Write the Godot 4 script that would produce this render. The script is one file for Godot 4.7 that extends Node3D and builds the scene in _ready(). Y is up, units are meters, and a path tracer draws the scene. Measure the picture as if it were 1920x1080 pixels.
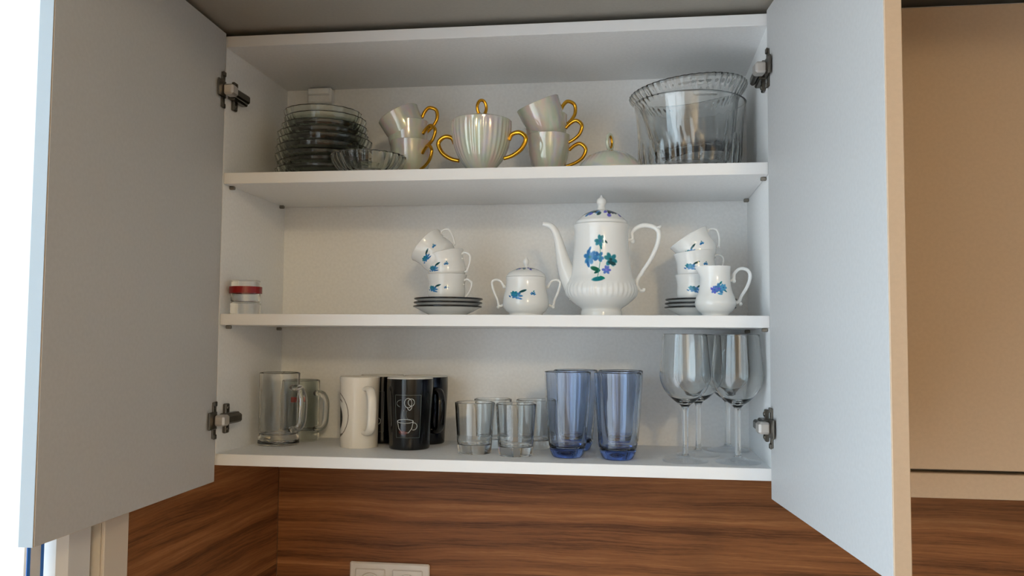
extends Node3D

# ---------------------------------------------------------------- materials
var M := {}
const LAMP := Color(1.0, 0.90, 0.72)   # warm bulb
const LAMP_E := 1.2

func mat(called: String, c: Color, rough := 0.5, metal := 0.0) -> StandardMaterial3D:
	var m := StandardMaterial3D.new()
	m.resource_name = called
	m.albedo_color = c
	m.roughness = rough
	m.metallic = metal
	M[called] = m
	return m

func glass(called: String, c: Color, ior := 0.05) -> StandardMaterial3D:
	var m := mat(called, Color(c.r, c.g, c.b, 0.0), 0.0)
	m.transparency = BaseMaterial3D.TRANSPARENCY_ALPHA
	m.refraction_enabled = true
	m.refraction_scale = ior
	return m

# ---------------------------------------------------------------- objects
func put(called: String, mesh: Mesh, m: Material, parent: Node = self) -> MeshInstance3D:
	var o := MeshInstance3D.new()
	o.name = called if not parent.has_node(called) else numbered(called, parent)
	o.mesh = mesh
	o.material_override = m
	parent.add_child(o, true)
	return o

func numbered(called: String, parent: Node) -> String:
	if not parent.has_node(called):
		return called
	var k := 1
	while parent.has_node("%s_%03d" % [called, k]):
		k += 1
	return "%s_%03d" % [called, k]

func tag(o: Node, label: String, category: String, group := "") -> Node:
	o.set_meta("label", label)
	o.set_meta("category", category)
	if group != "":
		o.set_meta("group", group)
	return o

func thing(called: String, label: String, category: String, at: Vector3, turn := 0.0, group := "", tilt := 0.0) -> Node3D:
	var o := Node3D.new()
	o.name = numbered(called, self)
	add_child(o)
	o.position = at
	o.rotation = Vector3(0, deg_to_rad(turn), deg_to_rad(tilt))
	tag(o, label, category, group)
	return o

func copy_of(src: Node3D, label: String, at: Vector3, turn := 0.0, tilt := 0.0) -> Node3D:
	var o: Node3D = src.duplicate()
	var base := String(src.name)
	o.name = numbered(base, self)
	add_child(o)
	o.position = at
	o.rotation = Vector3(0, deg_to_rad(turn), deg_to_rad(tilt))
	o.set_meta("label", label)
	return o

func structure(called: String, mesh: Mesh, m: Material, parent: Node = self) -> MeshInstance3D:
	var o := put(called, mesh, m, parent)
	if parent == self:
		o.set_meta("kind", "structure")
	return o

# ---------------------------------------------------------------- shapes
func start() -> SurfaceTool:
	var st := SurfaceTool.new()
	st.begin(Mesh.PRIMITIVE_TRIANGLES)
	return st

func done(st: SurfaceTool) -> ArrayMesh:
	st.generate_normals()
	return st.commit()

func face(st: SurfaceTool, pts: Array, mid: Vector3) -> void:
	# a flat convex polygon, turned away from mid
	var n: Vector3 = (pts[1] - pts[0]).cross(pts[2] - pts[0])
	var c := Vector3.ZERO
	for q in pts:
		c += q
	c /= pts.size()
	var p: Array = pts.duplicate()
	if n.dot(c - mid) > 0.0:
		p.reverse()
	st.set_smooth_group(-1)
	for i in range(1, p.size() - 1):
		for q in [p[0], p[i], p[i + 1]]:
			st.set_uv(Vector2(q.x + q.z, q.y))
			st.add_vertex(q)

func add_box(st: SurfaceTool, lo: Vector3, hi: Vector3, c := 0.0, xf := Transform3D.IDENTITY) -> void:
	var mid := (lo + hi) / 2.0
	var h := (hi - lo) / 2.0
	c = minf(c, minf(h.x, minf(h.y, h.z)) * 0.98)
	var at := func(x: float, y: float, z: float) -> Vector3: return xf * (mid + Vector3(x, y, z))
	var m := xf * mid
	var a := h - Vector3(c, c, c)
	for s in [-1.0, 1.0]:
		face(st, [at.call(s * h.x, -a.y, -a.z), at.call(s * h.x, a.y, -a.z), at.call(s * h.x, a.y, a.z), at.call(s * h.x, -a.y, a.z)], m)
		face(st, [at.call(-a.x, s * h.y, -a.z), at.call(a.x, s * h.y, -a.z), at.call(a.x, s * h.y, a.z), at.call(-a.x, s * h.y, a.z)], m)
		face(st, [at.call(-a.x, -a.y, s * h.z), at.call(a.x, -a.y, s * h.z), at.call(a.x, a.y, s * h.z), at.call(-a.x, a.y, s * h.z)], m)
	if c <= 0.0:
		return
	for s in [-1.0, 1.0]:
		for t in [-1.0, 1.0]:
			face(st, [at.call(s * h.x, t * a.y, -a.z), at.call(s * h.x, t * a.y, a.z), at.call(s * a.x, t * h.y, a.z), at.call(s * a.x, t * h.y, -a.z)], m)
			face(st, [at.call(s * h.x, -a.y, t * a.z), at.call(s * h.x, a.y, t * a.z), at.call(s * a.x, a.y, t * h.z), at.call(s * a.x, -a.y, t * h.z)], m)
			face(st, [at.call(-a.x, s * h.y, t * a.z), at.call(a.x, s * h.y, t * a.z), at.call(a.x, s * a.y, t * h.z), at.call(-a.x, s * a.y, t * h.z)], m)
			for u in [-1.0, 1.0]:
				face(st, [at.call(s * h.x, t * a.y, u * a.z), at.call(s * a.x, t * h.y, u * a.z), at.call(s * a.x, t * a.y, u * h.z)], m)

func box(lo: Vector3, hi: Vector3, c := 0.0) -> ArrayMesh:
	var st := start()
	add_box(st, lo, hi, c)
	return done(st)

func smooth(pts: Array, n: int) -> Array:
	# Catmull-Rom through the points (Vector2 or Vector3)
	var out := []
	for i in pts.size() - 1:
		var a = pts[maxi(i - 1, 0)]
		var b = pts[i]
		var c = pts[i + 1]
		var d = pts[mini(i + 2, pts.size() - 1)]
		for k in n:
			out.append(b.cubic_interpolate(c, a, d, float(k) / n))
	out.append(pts[-1])
	return out

# profile: sections of Vector2(radius, height), each with soft shading inside; going up the outside, clockwise round the section's matter
func add_lathe(st: SurfaceTool, sections: Array, n := 48, flute = null, lift := Vector3.ZERO) -> void:
	var lo := 1e9
	var hi := -1e9
	for s in sections:
		for q in s:
			lo = minf(lo, q.y)
			hi = maxf(hi, q.y)
	var group := 0
	for s in sections:
		st.set_smooth_group(group)
		group += 1
		for i in s.size() - 1:
			for k in n:
				var P := []
				var U := []
				for e in [[0, 0], [0, 1], [1, 0], [1, 1]]:
					var q: Vector2 = s[i + e[0]]
					var t: float = TAU * ((k + e[1]) % n) / n
					var r := maxf(q.x, 0.0)
					if flute != null:
						r *= flute.call(t, q.y)
					P.append(Vector3(r * cos(t), q.y, r * sin(t)) + lift)
					U.append(Vector2(0.5 - float(k + e[1]) / n, 1.0 - (q.y - lo) / maxf(hi - lo, 1e-6)))
				for v in ([[0, 1, 2], [1, 3, 2]]):
					if P[v[0]].is_equal_approx(P[v[1]]) or P[v[1]].is_equal_approx(P[v[2]]) or P[v[0]].is_equal_approx(P[v[2]]):
						continue
					for w in v:
						st.set_uv(U[w])
						st.add_vertex(P[w])

func lathe(sections: Array, n := 48, flute = null) -> ArrayMesh:
	var st := start()
	add_lathe(st, sections, n, flute)
	return done(st)

func add_tube(st: SurfaceTool, path: Array, radii: Array, n := 12, flat := 1.0) -> void:
	# a rod along the path; radii one per point; flat squeezes it across the first normal
	var rings := []
	var up := Vector3(0, 0, 1)
	var t0: Vector3 = (path[1] - path[0]).normalized()
	if absf(t0.dot(up)) > 0.9:
		up = Vector3(1, 0, 0)
	var nrm: Vector3 = (up - t0 * up.dot(t0)).normalized()
	for i in path.size():
		var t: Vector3 = (path[mini(i + 1, path.size() - 1)] - path[maxi(i - 1, 0)]).normalized()
		nrm = (nrm - t * nrm.dot(t)).normalized()
		var bi := nrm.cross(t)
		var ring := []
		for k in n:
			var a: float = TAU * k / n
			ring.append(path[i] + (nrm * cos(a) * flat + bi * sin(a)) * radii[i])
		rings.append(ring)
	st.set_smooth_group(0)
	for i in rings.size() - 1:
		for k in n:
			var j := (k + 1) % n
			for v in [rings[i][k], rings[i][j], rings[i + 1][k], rings[i][j], rings[i + 1][j], rings[i + 1][k]]:
				st.set_uv(Vector2(0.01, 0.01))
				st.add_vertex(v)
	for e in [0, rings.size() - 1]:
		for k in n:
			var j := (k + 1) % n
			var tri := [path[e], rings[e][j], rings[e][k]] if e == 0 else [path[e], rings[e][k], rings[e][j]]
			for v in tri:
				st.set_uv(Vector2(0.01, 0.01))
				st.add_vertex(v)

func handle(pts: Array, r0: float, r1: float, flat := 1.0, swell := 0.0) -> ArrayMesh:
	# pts: Vector2 in the plane of +x and y
	var p3 := []
	for q in pts:
		p3.append(Vector3(q.x, q.y, 0))
	var path := smooth(p3, 6)
	var radii := []
	for i in path.size():
		var f := float(i) / (path.size() - 1)
		radii.append(lerpf(r0, r1, f) * (1.0 + swell * sin(PI * f)))
	var st := start()
	add_tube(st, path, radii, 12, flat)
	return done(st)

func ball(st: SurfaceTool, c: Vector3, r: float, n := 12) -> void:
	var s := []
	for i in n / 2 + 1:
		var a := -PI / 2 + PI * i / (n / 2)
		s.append(Vector2(r * cos(a), r * sin(a)))
	add_lathe(st, [s], n, null, c)

# ---------------------------------------------------------------- pictures (grain and flat print)
func dab(im: Image, cx: float, cy: float, rx: float, ry: float, ang: float, c: Color, soft := 0.25) -> void:
	var r := maxf(rx, ry) + 1.0
	for y in range(maxi(0, int(cy - r)), mini(im.get_height(), int(cy + r) + 1)):
		for x in range(maxi(0, int(cx - r)), mini(im.get_width(), int(cx + r) + 1)):
			var d := Vector2(x - cx, y - cy).rotated(-ang)
			var e := sqrt(d.x * d.x / (rx * rx) + d.y * d.y / (ry * ry))
			var a := clampf((1.0 - e) / soft, 0.0, 1.0)
			if a > 0.0:
				im.set_pixel(x, y, im.get_pixel(x, y).lerp(c, a * c.a))

func stroke(im: Image, pts: Array, w: float, c: Color) -> void:
	for i in pts.size() - 1:
		var a: Vector2 = pts[i]
		var b: Vector2 = pts[i + 1]
		var n := maxi(1, int(a.distance_to(b) / (w * 0.5)))
		for k in n + 1:
			var p := a.lerp(b, float(k) / n)
			dab(im, p.x, p.y, w, w, 0.0, c, 0.6)

func arc(c: Vector2, rx: float, ry: float, a0: float, a1: float) -> Array:
	var out := []
	for i in 25:
		var a := lerpf(a0, a1, i / 24.0)
		out.append(c + Vector2(rx * cos(a), ry * sin(a)))
	return out

const BLUE := Color(0.16, 0.42, 0.66)
const TEAL := Color(0.05, 0.45, 0.50)
const DEEP := Color(0.02, 0.25, 0.27)
const SKYB := Color(0.30, 0.60, 0.78)
const VIOLET := Color(0.38, 0.36, 0.78)

func blossom(im: Image, c: Vector2, r: float, col: Color, heart: Color, rng: RandomNumberGenerator) -> void:
	for k in 6:
		var a := TAU * k / 6 + rng.randf() * 0.4
		var q := c + Vector2(cos(a), sin(a)) * r * 0.55
		dab(im, q.x, q.y, r * 0.55, r * 0.36, a, col.lerp(SKYB, rng.randf() * 0.5), 0.4)
	dab(im, c.x, c.y, r * 0.3, r * 0.28, 0, heart, 0.5)

func leaf(im: Image, c: Vector2, r: float, a: float, col: Color) -> void:
	dab(im, c.x, c.y, r, r * 0.42, a, col, 0.3)

func tex(im: Image) -> ImageTexture:
	return ImageTexture.create_from_image(im)

func china_print(pot: bool) -> ImageTexture:
	var rng := RandomNumberGenerator.new()
	rng.seed = 7
	var w := 1024
	var h := 512
	var im := Image.create(w, h, false, Image.FORMAT_RGB8)
	im.fill(Color(0.90, 0.905, 0.90))
	if pot:
		# u 0.25 faces the camera; the bunch sits on the body between 0.35 and 0.8 of its height
		var c := Vector2(268, 190)
		blossom(im, c + Vector2(-14, -88), 34, TEAL, BLUE, rng)
		leaf(im, c + Vector2(22, -82), 12, 1.0, DEEP)
		leaf(im, c + Vector2(-8, -52), 14, 1.3, TEAL)
		blossom(im, c + Vector2(-72, 0), 42, BLUE, TEAL, rng)
		leaf(im, c + Vector2(-76, -42), 20, -1.1, BLUE)
		blossom(im, c + Vector2(-22, 0), 32, BLUE, SKYB, rng)
		leaf(im, c + Vector2(-80, 38), 24, 1.2, BLUE)
		blossom(im, c + Vector2(46, 14), 40, TEAL, DEEP, rng)
		leaf(im, c + Vector2(52, 34), 28, 0.3, DEEP)
		leaf(im, c + Vector2(-40, 66), 32, 0.35, Color(0.03, 0.38, 0.28))
		leaf(im, c + Vector2(-28, 82), 20, -0.5, Color(0.02, 0.33, 0.30))
		blossom(im, c + Vector2(20, 72), 25, VIOLET, Color(0.5, 0.45, 0.85), rng)
		leaf(im, c + Vector2(-22, 122), 34, -0.15, TEAL)
		leaf(im, c + Vector2(-2, 114), 16, 0.5, Color(0.05, 0.5, 0.42))
		stroke(im, [c + Vector2(-14, -60), c + Vector2(-12, 20), c + Vector2(-26, 118)], 2.5, Color(0.2, 0.55, 0.5, 0.6))
	else:
		for u in [0.25, 0.75]:
			var c := Vector2(u * w - 20, 230)
			blossom(im, c + Vector2(-40, 22), 46, BLUE, TEAL, rng)
			blossom(im, c + Vector2(-68, -8), 34, TEAL, BLUE, rng)
			leaf(im, c + Vector2(4, -36), 38, -0.6, DEEP)
			leaf(im, c + Vector2(-20, 60), 28, 0.4, BLUE)
			leaf(im, c + Vector2(-100, 30), 20, 0.9, BLUE)
			blossom(im, c + Vector2(82, -4), 24, BLUE, DEEP, rng)
			leaf(im, c + Vector2(88, -34), 14, -1.2, TEAL)
	return tex(im)

func wreath_print(v0: float, v1: float) -> ImageTexture:
	# a wreath of small blue flowers round the knob of a lid
	var rng := RandomNumberGenerator.new()
	rng.seed = 9
	var im := Image.create(512, 256, false, Image.FORMAT_RGB8)
	im.fill(Color(0.90, 0.905, 0.90))
	for k in 56:
		var x := 512.0 * k / 56 + rng.randf() * 6
		if sin(x * TAU / 512.0 * 4.0 + 1.2) > 0.75:
			continue
		var y := lerpf(v0, v1, rng.randf()) * 256
		var c: Color = [BLUE, DEEP, Color(0.05, 0.10, 0.22), Color(0.06, 0.16, 0.26), VIOLET][rng.randi() % 5]
		dab(im, x, y, 10, (v1 - v0) * 110, rng.randf(), c, 0.4)
	return tex(im)

func blue_bunch_print() -> ImageTexture:
	var rng := RandomNumberGenerator.new()
	rng.seed = 5
	var im := Image.create(1024, 512, false, Image.FORMAT_RGB8)
	im.fill(Color(0.90, 0.905, 0.90))
	var c := Vector2(256, 232)
	blossom(im, c + Vector2(10, 0), 56, BLUE, VIOLET, rng)
	blossom(im, c + Vector2(-40, 14), 40, VIOLET, BLUE, rng)
	blossom(im, c + Vector2(52, -10), 42, SKYB, BLUE, rng)
	leaf(im, c + Vector2(-66, 6), 24, 1.0, VIOLET)
	leaf(im, c + Vector2(70, 26), 20, 0.5, TEAL)
	leaf(im, c + Vector2(10, 56), 26, 0.2, SKYB)
	leaf(im, c + Vector2(24, -56), 26, -0.8, TEAL)
	return tex(im)

func black_mug_print() -> ImageTexture:
	var im := Image.create(1024, 512, false, Image.FORMAT_RGB8)
	im.fill(Color(0.012, 0.012, 0.016))
	var chalk := Color(0.75, 0.78, 0.78, 0.55)
	var dim := Color(0.5, 0.56, 0.55, 0.4)
	var c := Vector2(262, 262)
	stroke(im, [c + Vector2(-96, -148), c + Vector2(92, -148), c + Vector2(92, 158), c + Vector2(-96, 158), c + Vector2(-96, -148)], 2.2, dim)
	# flourish at the top
	stroke(im, arc(c + Vector2(0, -92), 26, 34, 0, TAU), 3, chalk)
	stroke(im, arc(c + Vector2(22, -96), 22, 26, 0, TAU), 3, chalk)
	stroke(im, arc(c + Vector2(-44, -88), 40, 26, 2.0, 4.6), 3, dim)
	stroke(im, arc(c + Vector2(10, -84), 18, 44, 0.3, 2.6), 3, chalk)
	# steam and cup
	stroke(im, arc(c + Vector2(-30, -10), 10, 30, 1.2, 4.4), 2.4, dim)
	stroke(im, arc(c + Vector2(-4, -10), 10, 30, 1.2, 4.4), 2.4, dim)
	stroke(im, arc(c + Vector2(-22, 40), 60, 14, 0, TAU), 4, chalk)
	stroke(im, [c + Vector2(-82, 42), c + Vector2(-72, 92), c + Vector2(-48, 122), c + Vector2(4, 122), c + Vector2(28, 92), c + Vector2(38, 42)], 4, chalk)
	stroke(im, arc(c + Vector2(40, 76), 28, 26, -1.6, 1.8), 4, chalk)
	dab(im, c.x - 40, c.y + 122, 46, 22, 0.1, Color(0.45, 0.16, 0.08, 0.75), 0.5)
	dab(im, c.x - 30, c.y + 66, 30, 24, 0, Color(0.35, 0.30, 0.25, 0.5), 0.6)
	return tex(im)

func white_mug_print() -> ImageTexture:
	var im := Image.create(1024, 512, false, Image.FORMAT_RGB8)
	im.fill(Color(0.90, 0.88, 0.84))
	var grey := Color(0.42, 0.38, 0.34, 0.8)
	var c := Vector2(205, 270)
	stroke(im, arc(c, 150, 158, 0.0, TAU), 5, grey)
	dab(im, c.x, c.y + 20, 80, 92, 0, Color(0.10, 0.08, 0.07), 0.15)
	stroke(im, arc(c + Vector2(-86, 6), 34, 40, 1.4, 5.0), 8, Color(0.12, 0.10, 0.09))
	stroke(im, arc(c + Vector2(0, -90), 70, 22, 3.3, 6.1), 6, grey)
	stroke(im, arc(c + Vector2(0, 128), 70, 18, 0.2, 2.9), 6, grey)
	return tex(im)

func wood_image(seed_: int) -> ImageTexture:
	var w := 1024
	var h := 1024
	var im := Image.create(w, h, false, Image.FORMAT_RGB8)
	var n := FastNoiseLite.new()
	n.seed = seed_
	n.noise_type = FastNoiseLite.TYPE_SIMPLEX_SMOOTH
	n.frequency = 0.012
	var f := FastNoiseLite.new()
	f.seed = seed_ + 1
	f.frequency = 0.06
	var dark := Color(0.325, 0.190, 0.102)
	var mid := Color(0.525, 0.335, 0.197)
	var light := Color(0.665, 0.455, 0.29)
	for y in h:
		for x in w:
			# noise on a ring along x, so that the picture repeats without a seam
			var a := TAU * x / w
			var cx := cos(a) * 26.0
			var cz := sin(a) * 26.0
			var warp := n.get_noise_3d(cx, y * 0.25, cz) * 34.0
			var band := 0.5 + 0.5 * n.get_noise_3d(cx * 0.35, y * 1.15 + warp, cz * 0.35)
			var fine := f.get_noise_3d(cx * 0.9, y * 2.4 + warp * 2.0, cz * 0.9)
			var pores := f.get_noise_3d(cx * 5.0 + 50.0, y * 8.0, cz * 5.0)
			var t := clampf(band + fine * 0.20 + pores * 0.10, 0.0, 1.0)
			var c := dark.lerp(mid, smoothstep(0.18, 0.55, t)).lerp(light, smoothstep(0.5, 0.9, t))
			im.set_pixel(x, y, c)
	return tex(im)

func pearl_image() -> ImageTexture:
	# the lustre of the glaze: soft bands of cream, pink, green and lilac
	var im := Image.create(256, 128, false, Image.FORMAT_RGB8)
	var n := FastNoiseLite.new()
	n.seed = 11
	n.frequency = 0.9
	for y in 128:
		for x in 256:
			var a := TAU * x / 256.0
			var v := n.get_noise_3d(cos(a) * 1.6, y * 0.012, sin(a) * 1.6)
			var c := Color(0.78, 0.78, 0.72)
			c = c.lerp(Color(0.84, 0.70, 0.70), clampf(v * 2.2, 0, 1) * 0.55)
			c = c.lerp(Color(0.68, 0.78, 0.68), clampf(-v * 2.2, 0, 1) * 0.55)
			c = c.lerp(Color(0.72, 0.70, 0.86), clampf(n.get_noise_3d(cos(a) * 2 + 9, y * 0.02, sin(a) * 2) * 2.0, 0, 1) * 0.4)
			im.set_pixel(x, y, c)
	return tex(im)

func speckle_image() -> NoiseTexture2D:
	var t := NoiseTexture2D.new()
	t.width = 512
	t.height = 512
	t.seamless = true
	var n := FastNoiseLite.new()
	n.seed = 3
	n.frequency = 0.09
	t.noise = n
	var g := Gradient.new()
	g.set_color(0, Color(0.965, 0.965, 0.965))
	g.set_color(1, Color(1, 1, 1))
	t.color_ramp = g
	return t

func make_materials() -> void:
	var lg := mat("lamp_glow", Color(1, 0.93, 0.8), 0.5)
	lg.emission_enabled = true
	lg.emission = LAMP
	lg.emission_energy_multiplier = 2.5
	var sp := speckle_image()
	mat("edge_white", Color(0.895, 0.897, 0.90), 0.42).metallic_specular = 0.4
	mat("band_daylit", Color(0.62, 0.66, 0.69), 0.4)  # beige door edge with cool window daylight painted into its colour
	mat("white_laminate", Color(0.962, 0.965, 0.965), 0.42).metallic_specular = 0.4
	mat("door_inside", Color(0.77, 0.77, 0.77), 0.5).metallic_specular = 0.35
	mat("beige_laminate", Color(0.755, 0.67, 0.58), 0.5).metallic_specular = 0.35
	mat("soffit_panel", Color(0.64, 0.62, 0.58), 0.6)
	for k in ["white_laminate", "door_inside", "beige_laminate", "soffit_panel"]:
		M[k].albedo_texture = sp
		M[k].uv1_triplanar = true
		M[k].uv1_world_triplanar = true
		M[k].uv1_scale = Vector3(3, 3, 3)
	mat("worktop", Color(0.90, 0.885, 0.86), 0.4)
	mat("plaster", Color(0.85, 0.815, 0.76), 0.9)
	mat("floor_board", Color(0.60, 0.45, 0.33), 0.5)
	mat("frame_white", Color(0.86, 0.86, 0.86), 0.35)
	mat("casing_cream", Color(0.84, 0.80, 0.75), 0.5)
	mat("gasket_blue", Color(0.20, 0.48, 0.85), 0.5)
	mat("socket_white", Color(0.86, 0.83, 0.80), 0.3)
	mat("dark_slot", Color(0.05, 0.04, 0.04), 0.6)
	var w := mat("wood_panel", Color(1, 1, 1), 0.48)
	w.albedo_texture = wood_image(21)
	w.uv1_triplanar = true
	w.uv1_world_triplanar = true
	w.uv1_scale = Vector3(0.9, 2.2, 0.9)
	w.metallic_specular = 0.35
	mat("nickel", Color(0.42, 0.40, 0.37), 0.32, 1.0)
	mat("nickel_cap", Color(0.80, 0.78, 0.76), 0.35, 0.6)
	mat("pin_metal", Color(0.55, 0.53, 0.50), 0.4, 0.8)
	mat("gold", Color(0.86, 0.64, 0.20), 0.2, 1.0)
	var p := mat("pearl", Color(1, 1, 1), 0.16)
	p.albedo_texture = pearl_image()
	p.metallic = 0.12
	p.clearcoat_enabled = true
	p.clearcoat = 1.0
	p.clearcoat_roughness = 0.06
	mat("china", Color(0.90, 0.905, 0.90), 0.14)
	mat("china_pot", Color(1, 1, 1), 0.12).albedo_texture = china_print(true)
	mat("china_cup", Color(1, 1, 1), 0.14).albedo_texture = china_print(false)
	mat("china_pot_lid", Color(1, 1, 1), 0.14).albedo_texture = wreath_print(0.52, 0.70)
	mat("china_lid", Color(1, 1, 1), 0.14).albedo_texture = wreath_print(0.50, 0.62)
	mat("china_bunch", Color(1, 1, 1), 0.14).albedo_texture = blue_bunch_print()
	mat("rim_dark", Color(0.07, 0.08, 0.085), 0.2)
	mat("black_mug", Color(1, 1, 1), 0.12).albedo_texture = black_mug_print()
	mat("black_glaze", Color(0.012, 0.012, 0.016), 0.12)
	mat("mug_inside", Color(0.88, 0.87, 0.84), 0.2)
	mat("white_mug", Color(1, 1, 1), 0.18).albedo_texture = white_mug_print()
	mat("white_glaze", Color(0.90, 0.88, 0.84), 0.18)
	mat("red_plastic", Color(0.54, 0.02, 0.02), 0.3)
	mat("red_ink", Color(0.75, 0.05, 0.06), 0.4)
	mat("black_ink", Color(0.05, 0.05, 0.05), 0.4)
	glass("clear_glass", Color(0.996, 1.0, 0.998))
	glass("green_glass", Color(0.945, 0.965, 0.94))
	glass("mug_glass", Color(0.965, 0.98, 0.96))
	glass("blue_glass", Color(0.918, 0.948, 0.998))
	glass("blue_base", Color(0.50, 0.64, 0.955))
	glass("dish_glass", Color(0.965, 0.985, 0.965))
	var thin := mat("thin_glass", Color(0.74, 0.80, 0.86, 0.14), 0.0)
	thin.transparency = BaseMaterial3D.TRANSPARENCY_ALPHA
	var pane := mat("window_glass", Color(1, 1, 1, 0.04), 0.0)
	pane.transparency = BaseMaterial3D.TRANSPARENCY_ALPHA

# ---------------------------------------------------------------- the place
const CAB_W := 0.432      # half the inside width of the cabinet
const T := 0.018          # board
const Y_TOP := 0.475
const Y_S1 := 0.2301      # underside of the upper shelf
const Y_BOT := -0.2064    # upper face of the bottom panel
const DEPTH := 0.257
const WALL_Z := -0.305
const WALL_X := -0.452

func build_room() -> void:
	var hi := 0.98
	var fl := -1.57
	var zf := 3.9
	var xr := 2.9
	# back wall with its wood lining
	var wb := structure("wall_back", box(Vector3(WALL_X - 0.088, fl - 0.1, WALL_Z - 0.17), Vector3(xr + 0.15, hi + 0.1, WALL_Z - 0.012)), M.plaster)
	put("wood_panel", box(Vector3(WALL_X, -0.80, WALL_Z - 0.012), Vector3(xr, Y_BOT - T - 0.001, WALL_Z), 0.0008), M.wood_panel, wb)
	# left wall: wood lining, plaster, window opening
	var z0 := 0.266
	var z1 := 3.4
	var yb := -1.40
	var yt := 0.60
	var st := start()
	var wx0 := WALL_X - 0.088
	var wx1 := WALL_X - 0.004
	add_box(st, Vector3(wx0, fl - 0.1, WALL_Z - 0.012), Vector3(wx1, hi + 0.1, z0))
	add_box(st, Vector3(wx0, fl - 0.1, z1), Vector3(wx1, hi + 0.1, zf))
	add_box(st, Vector3(wx0, fl - 0.1, z0), Vector3(wx1, yb, z1))
	add_box(st, Vector3(wx0, yt, z0), Vector3(wx1, hi + 0.1, z1))
	var wl := structure("wall_left", done(st), M.plaster)
	put("wood_panel", box(Vector3(WALL_X - 0.004, -0.80, WALL_Z), Vector3(WALL_X, Y_BOT - T - 0.001, 0.208), 0.0008), M.wood_panel, wl)
	put("casing_strip", box(Vector3(WALL_X - 0.004, -1.45, 0.2085), Vector3(WALL_X + 0.001, 0.66, 0.264), 0.001), M.casing_cream, wl)
	# window: outer frame, sash with blue gaskets, glass
	var win := Node3D.new()
	win.name = "window_1"
	win.set_meta("kind", "structure")
	win.set_meta("label", "white framed window flooding the left wall with daylight")
	add_child(win)
	var fx0 := WALL_X - 0.085
	var fx1 := WALL_X - 0.008
	st = start()
	add_box(st, Vector3(fx0, yb, z0 + 0.004), Vector3(fx1, yt, 0.334), 0.010)
	add_box(st, Vector3(fx0, yb, z1 - 0.07), Vector3(fx1, yt, z1), 0.008)
	add_box(st, Vector3(fx0, yb, 0.325), Vector3(fx1, yb + 0.07, z1 - 0.065), 0.008)
	add_box(st, Vector3(fx0, yt - 0.07, 0.325), Vector3(fx1, yt, z1 - 0.065), 0.008)
	put("frame", done(st), M.frame_white, win)
	for q in [[0.352, 0.386], [1.20, 1.26], [2.25, 2.31], [3.305, 3.327]]:
		put("sash_stile", box(Vector3(fx1 - 0.034, yb + 0.072, q[0]), Vector3(fx1 - 0.012, yt - 0.072, q[1]), 0.002), M.frame_white, win)
	for q in [[0.3545, 0.3595], [0.3785, 0.3845]]:
		put("gasket", box(Vector3(fx1 - 0.0121, yb + 0.073, q[0]), Vector3(fx1 - 0.0110, yt - 0.073, q[1]), 0.0003), M.gasket_blue, win)
	for q in [[0.328, 0.360], [0.380, 1.206], [1.254, 2.256], [2.304, 3.31]]:
		put("pane", box(Vector3(fx1 - 0.030, yb + 0.071, q[0]), Vector3(fx1 - 0.026, yt - 0.071, q[1])), M.window_glass, win)
	# right wall, wall behind the camera, floor, ceiling
	structure("wall_right", box(Vector3(xr, fl - 0.1, WALL_Z - 0.012), Vector3(xr + 0.15, hi + 0.1, zf)), M.plaster)
	structure("wall_front", box(Vector3(wx0, fl - 0.1, zf), Vector3(xr + 0.15, hi + 0.1, zf + 0.16)), M.plaster)
	structure("floor", box(Vector3(wx0, fl - 0.1, WALL_Z - 0.16), Vector3(xr + 0.15, fl, zf + 0.16)), M.floor_board)
	structure("ceiling", box(Vector3(wx0, hi, WALL_Z - 0.16), Vector3(xr + 0.15, hi + 0.1, zf + 0.16)), M.plaster)
	var so := structure("trim_1", box(Vector3(WALL_X - 0.004, Y_TOP + 0.011, WALL_Z - 0.012), Vector3(xr, hi, 0.70), 0.002), M.soffit_panel)
	so.set_meta("label", "grey soffit panel closing the space above the cabinets")

func build_lamp() -> void:
	# warm globe lamp under the ceiling, behind the camera
	var at := Vector3(1.0, 0.78, 3.2)
	var l := thing("ceiling_lamp", "warm glowing globe lamp hanging from the kitchen ceiling", "lamp", at)
	var st := start()
	ball(st, Vector3.ZERO, 0.11, 24)
	put("globe", done(st), M.lamp_glow, l)
	put("stem", lathe([[Vector2(0.0, 0.105), Vector2(0.030, 0.105)], [Vector2(0.030, 0.105), Vector2(0.012, 0.125), Vector2(0.012, 0.18), Vector2(0.055, 0.199)], [Vector2(0.055, 0.199), Vector2(0.0, 0.199)]], 24), M.nickel, l)
	var o := OmniLight3D.new()
	o.name = "lamp_light"
	o.light_color = LAMP
	o.light_energy = LAMP_E
	o.light_size = 0.10
	o.omni_range = 9.0
	o.omni_attenuation = 2.0
	o.shadow_enabled = true
	l.add_child(o)

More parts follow.
